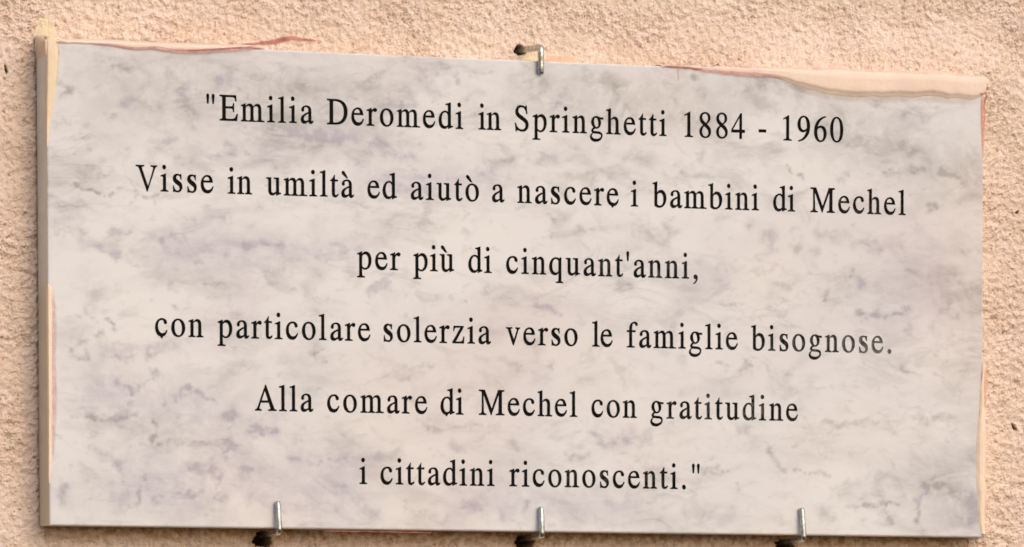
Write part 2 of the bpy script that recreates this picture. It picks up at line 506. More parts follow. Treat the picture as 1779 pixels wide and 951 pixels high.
streak([(86, 141.0), (104, 140.7), (113, 140.0)], [1.2, 1.8, 1.2], [-T - .9], M_RED, 50, .1, 24)
streak([(104, 140.0), (118.9, 139.0), (137.9, 138.2), (158.8, 138.0), (168, 136.6)], [1.6, 2.8, 3.4, 2.6, .8], [FY, -T - 1.0, -T - 1.3, -T - 1.6], M_ROSE, 90, .15, 25)
streak([(96.3, 140.5), (96.6, 132.5)], [1.8, 1.2], [FY], M_BLUSH, 20, .1, 26)
streak([(296.5, 132.2), (300.3, 132.6), (302.0, 131.0), (302.6, 127.2), (303.2, 120.1), (302.6, 113.0), (301.8, 104.1)], [1.6, 2.2, 2.2, 3.0, 3.2, 2.0, .8],
       [-T - 1.5, -T - 1.0, -14, -13, -13, -14, -16], M_RED, 90, .06, 27, 'red paint line at the upper right corner')
streak([(299.3, 131.0), (299.4, 124), (299.6, 115), (299.7, 104), (299.8, 92)], [2.6, 3.2, 2.8, 1.8, .8], [FY - .3], M_ORANGE, 60, .08, 28)
streak([(-296.9, -3.6), (-296.6, -23.0), (-297.0, -43.1), (-296.5, -69.9), (-297.0, -90.0), (-297.3, -103.8)], [2.5, 4.6, 4.0, 4.8, 3.6, 1.5], [FY], M_BLUSH, 100, .25, 29,
       'pink paint smudge down the lower left edge of the plaque')
streak([(-294.6, 139.2), (-293.4, 133), (-294.2, 126), (-295.0, 118), (-296, 110)], [3.4, 3.0, 2.8, 2.2, 1.0], [FY], M_BLUSH, 50, .2, 30)
streak([(-294.8, 139.5), (-292.5, 140.1), (-288, 140.2)], [1.0, 1.4, .5], [-T - 1.0], M_ROSE, 30, .1, 31)
streak([(299.6, -36), (299.1, -51.2), (298.6, -61.9), (297.3, -76.1), (297.0, -90.4), (296.9, -108.2), (298.0, -117.1), (297.4, -126.0), (298.4, -132)],
       [1.4, 1.6, 1.4, 1.6, 1.8, 1.4, 1.0, .8, .4], [FY - .1], M_RED, 110, .15, 32, 'dull red paint line down the lower right edge')
streak([(302.0, -36), (301.8, -50), (301.5, -62)], [1.2, 1.8, .8], [-T - 1.0], M_ORANGE, 40, .1, 33)
streak([(-133, -142.6), (-110, -142.7), (-90, -142.7), (-68, -142.8), (-58, -142.9)], [.6, 1.0, .7, 1.0, .4], [-T + .6], M_RED, 60, .1, 34)
streak([(-27.2, -116), (-27.0, -124), (-26.8, -133), (-26.9, -139)], [.5, .7, .9, .4], [-T - .07], paint_mat('cream_drip', (.80, .68, .52), .6), 30, .05, 35)


streak([(162, 136.2), (176, 131.0), (195, 128.2), (212, 127.6), (235, 128.2), (262, 129.6), (280, 128.6), (298.5, 128.4)], [1.5, 6.0, 8.5, 9.0, 8.5, 8.0, 8.5, 6.0], [-T - .05],  # soft shadow below the filler, painted on the marble as a tint
       paint_mat('smear_shadow_tint', (.48, .37, .30), .30), 110, .3, 36, 'painted brownish shadow under the smeared filler')

# ------------------------------------------------------------------ the lettering: outlines of a narrow roman, 1000 units to the em
GL = {
'a': (444, "M442 66L442 40C412 5 386 -10 355 -10C318 -10 297 12 292 62C238 15 190 -10 137 -10C78 -10 37 30 37 92C37 186 121 226 290 290L290 338C290 400 259 434 209 434C166 434 132 411 132 385C132 371 137 363 137 347C137 326 120 309 98 309C75 309 56 327 56 350C56 410 128 460 225 460C331 460 373 407 373 303L373 117C373 66 378 49 403 49C416 49 428 55 442 66Z M290 98L290 261C167 213 127 177 127 118C127 76 153 48 190 48C225 48 264 66 281 78C288 83 290 88 290 98Z"),
'b': (500, "M153 681L148 683C105 667 55 653 3 641L3 626C14 627 23 628 30 628C64 628 69 619 69 573L69 54C69 23 152 -10 222 -10C363 -10 468 95 468 244C468 370 393 460 294 460C233 460 178 424 153 372Z M153 318L153 85C153 55 197 29 248 29C329 29 378 94 378 203C378 330 331 396 249 396C197 396 153 358 153 318Z"),
'c': (444, "M398 156L412 147C376 42 315 -10 226 -10C107 -10 25 84 25 222C25 371 122 460 248 460C332 460 397 413 397 356C397 333 381 319 354 319C333 319 317 331 310 355L302 385C293 418 275 430 240 430C160 430 104 362 104 262C104 148 165 65 256 65C313 65 354 91 398 156Z"),
'd': (500, "M491 42L491 58C430 57 423 66 423 110L423 681L418 683C370 668 315 653 260 640L260 624C270 625 280 626 289 626C329 626 339 614 339 575L339 418C309 447 282 460 245 460C127 460 27 353 27 206C27 78 99 -10 205 -10C265 -10 308 11 339 62L339 -7L345 -10C395 12 443 27 491 42Z M339 112L339 320C339 380 295 430 239 430C163 430 113 356 113 237C113 113 164 43 245 43C276 43 305 56 325 78C334 88 339 99 339 112Z"),
'e': (444, "M408 164L424 157C395 52 331 -10 230 -10C104 -10 25 83 25 218C25 365 119 460 239 460C333 460 395 399 405 277L97 277C101 191 113 153 142 117C168 81 212 61 258 61C325 61 366 88 408 164Z M99 311C112 390 161 428 217 428C276 428 303 393 312 311Z"),
'f': (333, "M20 0L280 0L280 15C206 18 188 31 188 95L188 418L309 418L309 450L188 450L187 505C187 600 208 655 258 655C282 655 295 645 311 619C326 595 337 587 353 587C372 587 383 601 383 617C383 655 341 683 282 683C218 683 166 653 137 606C112 565 104 530 104 450L21 450L21 418L104 418L104 104C104 32 92 18 20 15Z"),
'g': (500, "M470 388L470 427L393 427C373 427 358 430 338 437L316 445C289 455 262 460 236 460C143 460 69 389 69 300C69 238 98 201 155 173C139 158 120 141 115 137C84 110 72 91 72 72C72 52 83 41 119 21C55 -26 28 -56 28 -97C28 -163 102 -218 205 -218C340 -218 443 -143 443 -55C443 10 393 45 300 49L188 54C148 56 131 64 131 79C131 97 158 128 181 138C200 135 214 134 226 134C318 134 393 208 393 296C393 331 384 361 366 388Z M152 330C152 253 191 162 243 162C289 162 315 196 315 255C315 342 276 433 222 433C178 433 152 394 152 330Z M132 14C180 5 250 3 300 1C370 -2 407 -18 407 -58C407 -114 333 -155 228 -155C134 -155 76 -120 76 -68C76 -38 96 -12 132 14Z"),
'h': (500, "M9 0L225 0L225 15C172 19 158 33 158 78L158 370C190 400 223 411 254 411C308 411 333 377 333 308L333 80C333 34 318 19 271 15L271 0L487 0L487 15C432 20 417 33 417 80L417 312C417 405 373 460 303 460C252 460 214 438 158 376L158 681L154 683C110 668 60 653 10 642L10 625C17 626 25 627 33 627C67 627 74 617 74 573L74 78C74 30 60 19 9 15Z"),
'i': (278, "M16 0L253 0L253 15C190 20 179 30 179 92L179 457L175 460L20 405L20 390C32 393 45 395 56 395C87 395 95 380 95 334L95 92C95 32 85 19 16 15Z O129 633 52"),
'l': (278, "M19 0L257 0L257 15C197 18 182 31 182 84L182 681L178 683C130 664 75 650 19 639L19 623C28 624 35 625 43 625C86 625 98 617 98 573L98 84C98 31 83 19 21 15Z"),
'm': (778, "M16 0L228 0L228 15C176 19 162 30 162 68L162 369C195 399 228 411 258 411C309 411 331 380 331 316L331 86C331 32 315 19 260 15L260 0L489 0L489 15C432 18 415 33 415 84L415 370C448 402 480 413 508 413C566 413 587 383 587 310L587 80C587 29 576 19 524 15L524 0L775 0L775 15L745 18C700 22 671 30 671 80L671 300C671 408 633 460 558 460C508 460 457 432 408 376C391 434 358 460 306 460C252 460 218 436 162 381L162 458L156 460C110 445 64 430 19 417L19 400C27 402 35 403 45 403C71 403 78 390 78 348L78 76C78 29 65 18 16 15Z"),
'n': (500, "M16 0L225 0L225 15C176 19 161 31 161 66L161 369C188 400 223 411 255 411C307 411 332 377 332 308L332 84C332 34 318 19 269 15L269 0L485 0L485 15C431 20 416 33 416 80L416 312C416 405 372 460 302 460C253 460 212 434 161 375L161 458L156 460C110 443 64 429 16 416L16 399C24 402 33 403 42 403C70 403 77 389 77 348L77 78C77 30 65 19 16 15Z"),
'o': (500, "M250 460C376 460 470 366 470 229C470 92 372 -10 246 -10C118 -10 29 88 29 223C29 365 122 460 250 460Z M242 432C318 432 380 345 380 202C380 95 339 18 263 18C177 18 119 125 119 255C119 368 166 432 242 432Z"),
'p': (500, "M9 410L9 393C17 394 25 394 34 394C67 394 74 384 74 338L74 -132C74 -184 64 -194 5 -200L5 -217L247 -217L247 -199C170 -198 158 -187 158 -123L158 33C194 0 218 -10 262 -10C382 -10 470 95 470 240C470 367 400 460 303 460C247 460 202 435 158 382L158 457L153 460C107 442 59 425 9 410Z M158 334L158 87C158 60 210 20 259 20C333 20 382 98 382 214C382 332 336 402 262 402C214 402 158 368 158 334Z"),
'q': (500, "M252 -217L488 -217L488 -201C437 -197 424 -187 424 -140L424 455L408 460L354 432C320 450 288 460 252 460C122 460 24 353 24 208C24 80 100 -10 206 -10C258 -10 299 10 340 60L340 -122C340 -186 328 -196 252 -201Z M340 110L340 349C340 392 300 428 242 428C167 428 113 350 113 235C113 118 166 44 247 44C278 44 308 57 329 80C336 88 340 97 340 110Z"),
'r': (333, "M5 0L245 0L245 15C176 18 160 33 160 84L160 315C160 347 196 396 220 396C230 397 236 391 247 383C258 374 268 371 281 371C314 371 335 392 335 415C335 442 312 460 281 460C239 460 205 436 160 373L160 458L155 460C112 442 58 424 7 408L7 390C18 393 28 394 37 394C66 394 76 383 76 340L76 84C76 33 66 22 5 15Z"),
's': (389, "M315 455L319 332L306 332C285 402 260 432 210 432C172 432 145 405 145 372C145 345 165 322 203 300L258 267C320 228 348 190 348 126C348 48 280 -10 204 -10C180 -10 150 -5 118 3C106 6 98 7 91 7C82 7 78 4 72 -5L60 -5L60 150L73 150C88 65 130 18 195 18C240 18 273 46 273 88C273 120 258 143 221 166L163 201C85 250 51 283 51 344C51 415 108 460 190 460C215 460 240 455 262 447C270 444 277 442 283 442C290 442 294 445 301 455Z"),
't': (278, "M279 63C250 15 215 -10 173 -10C106 -10 70 28 70 100L70 418L15 418L13 427C60 450 95 490 140 560L152 579L154 579L154 450L255 450L255 418L154 418L154 117C154 60 162 40 194 40C220 40 240 50 264 76Z"),
'u': (500, "M479 50L473 50C429 50 414 60 414 110L414 450L259 450L259 433C317 430 330 420 330 373L330 118C330 100 327 90 318 83C290 58 259 44 230 44C190 44 158 72 158 113L158 450L9 450L9 435C59 431 74 416 74 371L74 124C74 40 122 -10 199 -10C240 -10 282 6 330 62L330 -7L336 -9C386 10 430 23 479 35Z"),
'v': (500, "M477 450L477 435C450 432 439 422 420 380L270 -14L246 -14L85 380C66 425 56 432 19 435L19 450L215 450L215 435C175 433 160 425 160 407C160 399 163 388 168 375L276 118L370 350C376 366 380 382 380 395C380 425 368 432 333 435L333 450Z"),
'z': (444, "M418 164L410 0L27 0L27 15L304 420L180 420C110 420 92 400 80 325L63 325L70 450L404 450L404 435L127 32L264 32C355 32 380 55 400 168Z"),
'E': (611, "M597 169L573 0L12 0L12 19C87 25 102 37 102 107L102 556C102 625 90 637 12 643L12 662L546 662L551 519L526 519C512 605 497 624 410 624L234 624C208 624 201 618 201 591L201 365L363 365C430 365 445 380 455 450L477 450L477 238L455 238C445 312 430 326 363 326L201 326L201 75C201 44 220 38 301 38L374 38C490 38 520 55 570 169Z"),
'D': (722, "M16 662L300 662C540 662 685 540 685 336C685 130 540 0 300 0L16 0L16 19C90 25 104 37 104 107L104 556C104 625 92 637 16 643Z M206 586C206 618 216 624 260 624C480 624 577 510 577 329C577 140 470 38 268 38C220 38 206 45 206 75Z"),
'S': (556, "M425 676L450 463L425 463C408 575 340 640 262 640C195 640 141 600 141 537C141 475 178 443 290 385C430 312 491 260 491 167C491 60 410 -14 290 -14C240 -14 200 -5 150 12C133 18 120 20 113 20C97 20 87 8 86 -13L67 -13L42 202L65 202C95 90 170 25 268 25C345 25 402 70 402 140C402 210 350 250 240 305C100 375 55 425 55 500C55 600 130 676 235 676C275 676 315 668 355 652C372 645 382 643 388 643C400 643 405 655 406 676Z"),
'V': (722, "M697 662L697 643C650 638 637 620 610 550L384 -11L372 -11L140 540C107 618 85 641 16 643L16 662L275 662L275 643C215 641 199 632 199 607C199 597 204 578 213 556L404 112L560 520C572 552 578 578 578 600C578 632 560 641 497 643L497 662Z"),
'M': (889, "M12 662L205 662L438 157L661 662L863 662L863 643C788 636 777 625 777 556L777 107C777 37 790 24 863 19L863 0L589 0L589 19C665 25 677 37 677 107L677 550L425 0L414 0L161 540L161 150C161 40 180 25 257 19L257 0L12 0L12 19C92 26 110 50 110 150L110 556C110 625 95 638 12 643Z"),
'A': (722, "M706 0L706 19C660 22 640 40 610 110L367 674L348 674L145 195C85 50 75 28 15 19L15 0L213 0L213 19C165 20 145 35 145 62C145 75 150 95 160 122L199 216L461 216L505 110C515 85 520 65 520 50C520 28 505 20 451 19L451 0Z M216 257L445 257L331 530Z"),
'1': (500, "M118 0L394 0L394 15C330 17 299 30 299 74L299 674L291 676L111 585L111 571C140 583 172 592 183 592C205 592 213 577 213 545L213 93C213 35 190 17 118 15Z"),
'8': (500, "M445 156C445 55 365 -14 249 -14C135 -14 56 53 56 150C56 225 95 268 186 331C90 405 62 450 62 520C62 610 140 676 251 676C355 676 424 615 424 530C424 460 385 415 290 365C415 280 445 230 445 156Z M271 382C330 415 352 455 352 525C352 605 312 648 246 648C180 648 138 605 138 545C138 480 180 435 271 382Z M212 310C160 268 134 220 134 155C134 70 180 14 255 14C325 14 370 60 370 125C370 195 330 240 212 310Z"),
'4': (500, "M472 167L472 231L370 231L370 676L326 676L12 231L12 167L293 167L293 0L370 0L370 167Z M292 231L52 231L292 574Z"),
'9': (500, "M59 -22L56 -4C190 22 310 130 350 290C305 255 260 238 210 238C105 238 30 320 30 440C30 575 125 676 245 676C370 676 459 565 459 400C459 170 300 8 59 -22Z M360 370C360 540 325 648 240 648C165 648 122 580 122 470C122 355 170 285 245 285C290 285 360 320 360 370Z"),
'6': (500, "F9"),
'0': (500, "M24 330C24 540 120 676 250 676C380 676 476 540 476 330C476 120 380 -14 250 -14C120 -14 24 120 24 330Z M380 330C380 535 335 650 250 650C165 650 120 535 120 330C120 122 165 12 250 12C335 12 380 122 380 330Z"),
'"': (408, "M77 632C77 662 92 678 116 678C140 678 156 662 156 632L132 431L101 431Z M252 632C252 662 267 678 291 678C315 678 331 662 331 632L307 431L276 431Z"),
"'": (180, "M48 632C48 662 63 678 90 678C117 678 133 662 133 632L106 431L76 431Z"),
',': (250, "M70 -141C150 -105 195 -45 195 25C195 74 166 102 127 102C92 102 68 79 68 47C68 14 92 -6 126 -4C140 -3 152 1 150 -20C146 -60 115 -95 62 -126Z"),
'.': (250, "O125 45 57"),
'-': (333, "M39 257L285 257L285 194L39 194Z"),
}
GRAVE = "M205 507L245 507L145 650C124 676 104 682 88 682C66 682 50 666 50 648C50 630 60 617 82 600Z"
GL['à'] = (444, GL['a'][1] + ' ' + GRAVE.replace('M', 'M'))
GL['ò'] = (500, GL['o'][1] + ' ' + GRAVE)
GL['ù'] = (500, GL['u'][1] + ' ' + GRAVE)

import re
def flatten(src, seg=7):
    """path text -> list of contours in font units"""
    if src == 'F9':
        return [[(497 - x, 662 - y) for x, y in c] for c in flatten(GL['9'][1])]
    out, cur = [], []
    for cmd, args in re.findall(r'([MLCZO])([-\d\s.]*)', src):
        v = [float(t) for t in args.split()]
        if cmd == 'M': cur = [(v[0], v[1])]
        elif cmd == 'L': cur.append((v[0], v[1]))
        elif cmd == 'C':
            p0 = cur[-1]; p1, p2, p3 = (v[0], v[1]), (v[2], v[3]), (v[4], v[5])
            for k in range(1, seg + 1):
                t = k / seg; u = 1 - t
                cur.append(tuple(u ** 3 * p0[i] + 3 * u * u * t * p1[i] + 3 * u * t * t * p2[i] + t ** 3 * p3[i] for i in (0, 1)))
        elif cmd == 'Z': out.append(cur); cur = []
        elif cmd == 'O':
            out.append([(v[0] + v[2] * math.cos(a), v[1] + v[2] * math.sin(a)) for a in np.linspace(0, 2 * math.pi, 15)[:-1]])
    res = []
    for c in out:
        d = [c[0]]
        for p in c[1:]:
            if math.hypot(p[0] - d[-1][0], p[1] - d[-1][1]) > 1.5: d.append(p)
        if math.hypot(d[0][0] - d[-1][0], d[0][1] - d[-1][1]) <= 1.5: d.pop()
        res.append(d)
    return res

def inside(pt, poly):
    x, y = pt; r = False
    for (x0, y0), (x1, y1) in zip(poly, poly[1:] + poly[:1]):
        if (y0 > y) != (y1 > y) and x < (x1 - x0) * (y - y0) / (y1 - y0) + x0: r = not r
    return r

def embolden(cs, w):
    """the engraver's cut is a little wider than the drawn letter"""
    res = []
    for i, c in enumerate(cs):
        depth = sum(inside(c[0], d) for j, d in enumerate(cs) if j != i)
        P = np.array(c); A = .5 * np.sum(P[:, 0] * np.roll(P[:, 1], -1) - np.roll(P[:, 0], -1) * P[:, 1])
        sgn = (1 if A > 0 else -1) * (1 if depth % 2 == 0 else -1)
        a = P - np.roll(P, 1, 0); b = np.roll(P, -1, 0) - P
        a /= np.hypot(*a.T)[:, None]; b /= np.hypot(*b.T)[:, None]
        t = a + b; t /= np.hypot(*t.T)[:, None] + 1e-9
        n = np.c_[t[:, 1], -t[:, 0]] * sgn
        k = 1 / np.clip(np.sum(np.c_[a[:, 1], -a[:, 0]] * n * sgn, 1), .6, 1)
        res.append([tuple(q) for q in P + n * (w * k)[:, None]])
    return res

EM, NARROW, BOLD = 22.3, .845, 12.5
_gcache = {}
def glyph(ch, spur=None):
    key = (ch, spur)
    if key not in _gcache:
        cs = embolden(flatten(GL[ch][1]), BOLD)
        if spur is not None:                   # the cutter slipped: a small notch under the bowl
            c0 = []
            src = cs[0]
            for p, q in zip(src, src[1:] + src[:1]):
                c0.append(p)
                if p[1] < 60 and q[1] < 60 and abs(p[0] - spur) < 90:
                    for t in (.33, .66): c0.append((p[0] + (q[0] - p[0]) * t, p[1] + (q[1] - p[1]) * t))
            cs[0] = [(x, y - max(0, 1 - abs(x - spur) / 52) * 56) if y < 20 else (x, y) for x, y in c0]
        _gcache[key] = [[(x * EM * NARROW / 1000, y * EM / 1000) for x, y in c] for c in cs]
    return _gcache[key]

# baseline at x = 0, slope, and for each word its text and the millimetres its ink starts and ends at
INSCRIPTION = [
(98.79, .0030, [('"Emilia', -203.04, -136.27), ('Deromedi', -128.33, -42.0), ('in', -32.77, -17.75), ('Springhetti', -9.43, 89.15), ('1884', 100.33, 140.53), ('-', 149.12, 154.45), ('1960', 165.47, 205.81)]),
(55.82, .0019, [('Visse', -246.5, -198.31), ('in', -190.07, -174.52), ('umiltà', -166.2, -111.04), ('ed', -103.02, -84.02), ('aiutò', -75.7, -31.96), ('a', -23.95, -15.97), ('nascere', -7.9, 58.07), ('i', 66.0, 69.86), ('bambini', 79.42, 149.8), ('di', 158.76, 173.72), ('Mechel', 183.49, 247.77)]),
(13.31, .0001, [('per', -109.64, -81.87), ('più', -74.15, -47.87), ('di', -39.3, -23.98), ("cinquant'anni,", -15.11, 109.44)]),
(-29.2, .0009, [('con', -235.15, -204.88), ('particolare', -196.58, -100.92), ('solerzia', -93.08, -24.49), ('verso', -15.21, 31.28), ('le', 40.11, 53.96), ('famiglie', 62.68, 135.94), ('bisognose.', 144.23, 238.24)]),
(-71.78, .0008, [('Alla', -173.65, -136.89), ('comare', -128.68, -65.0), ('di', -57.14, -42.01), ('Mechel', -32.68, 30.95), ('con', 39.74, 69.67), ('gratitudine', 77.94, 175.86)]),
(-114.29, -.0004, [('i', -107.9, -103.91), ('cittadini', -95.25, -22.33), ('riconoscenti."', -13.3, 110.83)]),
]
SPURS = {(1, 'nascere', 6): 215, (3, 'con', 0): 235, (4, 'di', 0): 225}
placed = []                                     # (char, spur, x, z, wear)
ks = EM * NARROW / 1000
for li, (z0, sl, words) in enumerate(INSCRIPTION):
    for wtxt, xa, xb in words:
        xa += .15; xb -= .15
        adv = [GL[ch][0] * ks for ch in wtxt]
        g0 = glyph(wtxt[0]); lsb = min(p[0] for c in g0 for p in c)
        g1_ = glyph(wtxt[-1]); xm = max(p[0] for c in g1_ for p in c)
        nat = sum(adv[:-1]) - lsb + xm
        if len(wtxt) > 1: sp = (xb - xa - nat) / (len(wtxt) - 1); x = xa - lsb
        else: sp = 0; x = (xa + xb) / 2 - (lsb + xm) / 2
        for k, ch in enumerate(wtxt):
            cx = x + adv[k] / 2
            if li == 3: wear = .16 + .50 * max(0, min(1, (cx - 60) / 170))
            elif li == 4: wear = .12 + .34 * max(0, min(1, (cx + 60) / 220))
            elif li == 5: wear = .18 + .12 * (cx > 0)
            elif li == 2: wear = .15 + .30 * max(0, min(1, cx / 100))
            elif li == 1: wear = .10 + .22 * max(0, min(1, (cx - 20) / 200))
            else: wear = .05
            wear += random.uniform(-.06, .10)
            placed.append((ch, SPURS.get((li, wtxt, k)), x + random.uniform(-.05, .05), z0 + sl * x + random.uniform(-.06, .06), max(0, wear)))
            x += adv[k] + sp

def tri_keep(vs_, fs_, contours):
    """the triangles whose centre lies inside an odd number of contours"""
    P = np.array([(v[0], v[1]) for v in vs_]); Fa = np.array([tuple(f) for f in fs_ if len(f) == 3])
    c = P[Fa].mean(1); par = np.zeros(len(c), int)
    for ct in contours:
        q = np.array(ct); lo, hi = q.min(0), q.max(0)
        sel = np.nonzero(((c >= lo) & (c <= hi)).all(1))[0]
        if not len(sel): continue
        x, y = c[sel, 0], c[sel, 1]; ins = np.zeros(len(sel), bool)
        for (x0, y0), (x1, y1) in zip(q, np.roll(q, -1, 0)):
            if y0 == y1: continue
            ins ^= ((y0 > y) != (y1 > y)) & (x < (x1 - x0) * (y - y0) / (y1 - y0) + x0)
        par[sel] += ins
    return [tuple(int(i) for i in f) for f in Fa[par % 2 == 1]]

# ------------------------------------------------------------------ the plaque
plaque = bpy.data.objects.new('memorial_plaque', None)
C.objects.link(plaque)
plaque.empty_display_size = .05
plaque.location = (0, 0, 0)
plaque['label'] = 'rectangular grey-veined white marble plaque with black engraved Italian inscription on the wall'
plaque['category'] = 'plaque'

corners = [(-299.7, -141.4), (299.8, -141.6), (300.2, 141.5), (-300.3, 140.5)]
def outline(inset, chip, seed):
    r = np.random.default_rng(seed)
    cs = [(x - math.copysign(inset, x), z - math.copysign(inset, z)) for x, z in corners]
    pts = []
    for (x0, z0), (x1, z1) in zip(cs, cs[1:] + cs[:1]):
        n = int(max(abs(x1 - x0), abs(z1 - z0)) / 2.5)
        w = r.standard_normal(n)
        w = (w + np.roll(w, 1) + np.roll(w, -1)) / 3
        for k in range(n):
            t = k / n
            L = math.hypot(x1 - x0, z1 - z0); nx_, nz_ = -(z1 - z0) / L, (x1 - x0) / L
            d = abs(w[k]) * chip if k else 0
            pts.append((x0 + (x1 - x0) * t + nx_ * d, z0 + (z1 - z0) * t + nz_ * d))
    return pts
ring_front = outline(.9, .10, 1)
ring_mid = outline(.25, .06, 2)
ring_side = outline(0, .04, 3)
nr = len(ring_front)

verts2 = [Vector(p) for p in ring_front]
facesin = [list(range(nr))]
for ch, spur, gx, gz, wear in placed:
    for c in glyph(ch, spur):
        s = len(verts2)
        verts2 += [Vector((gx + p[0], gz + p[1])) for p in c]
        facesin.append(list(range(s, len(verts2))))
GS = 1.7
r2 = np.random.default_rng(3)
for x in np.arange(-297.5, 298, GS):
    for z in np.arange(-139, 139.2, GS):
        verts2.append(Vector((x + r2.uniform(-.4, .4), z + r2.uniform(-.4, .4))))
ov, oe, of, _, _, of_src = delaunay_2d_cdt(verts2, [], facesin, 0, 1e-5)
front = tri_keep(ov, of, [[(v[0], v[1]) for v in verts2[f[0]:f[-1] + 1]] for f in facesin])

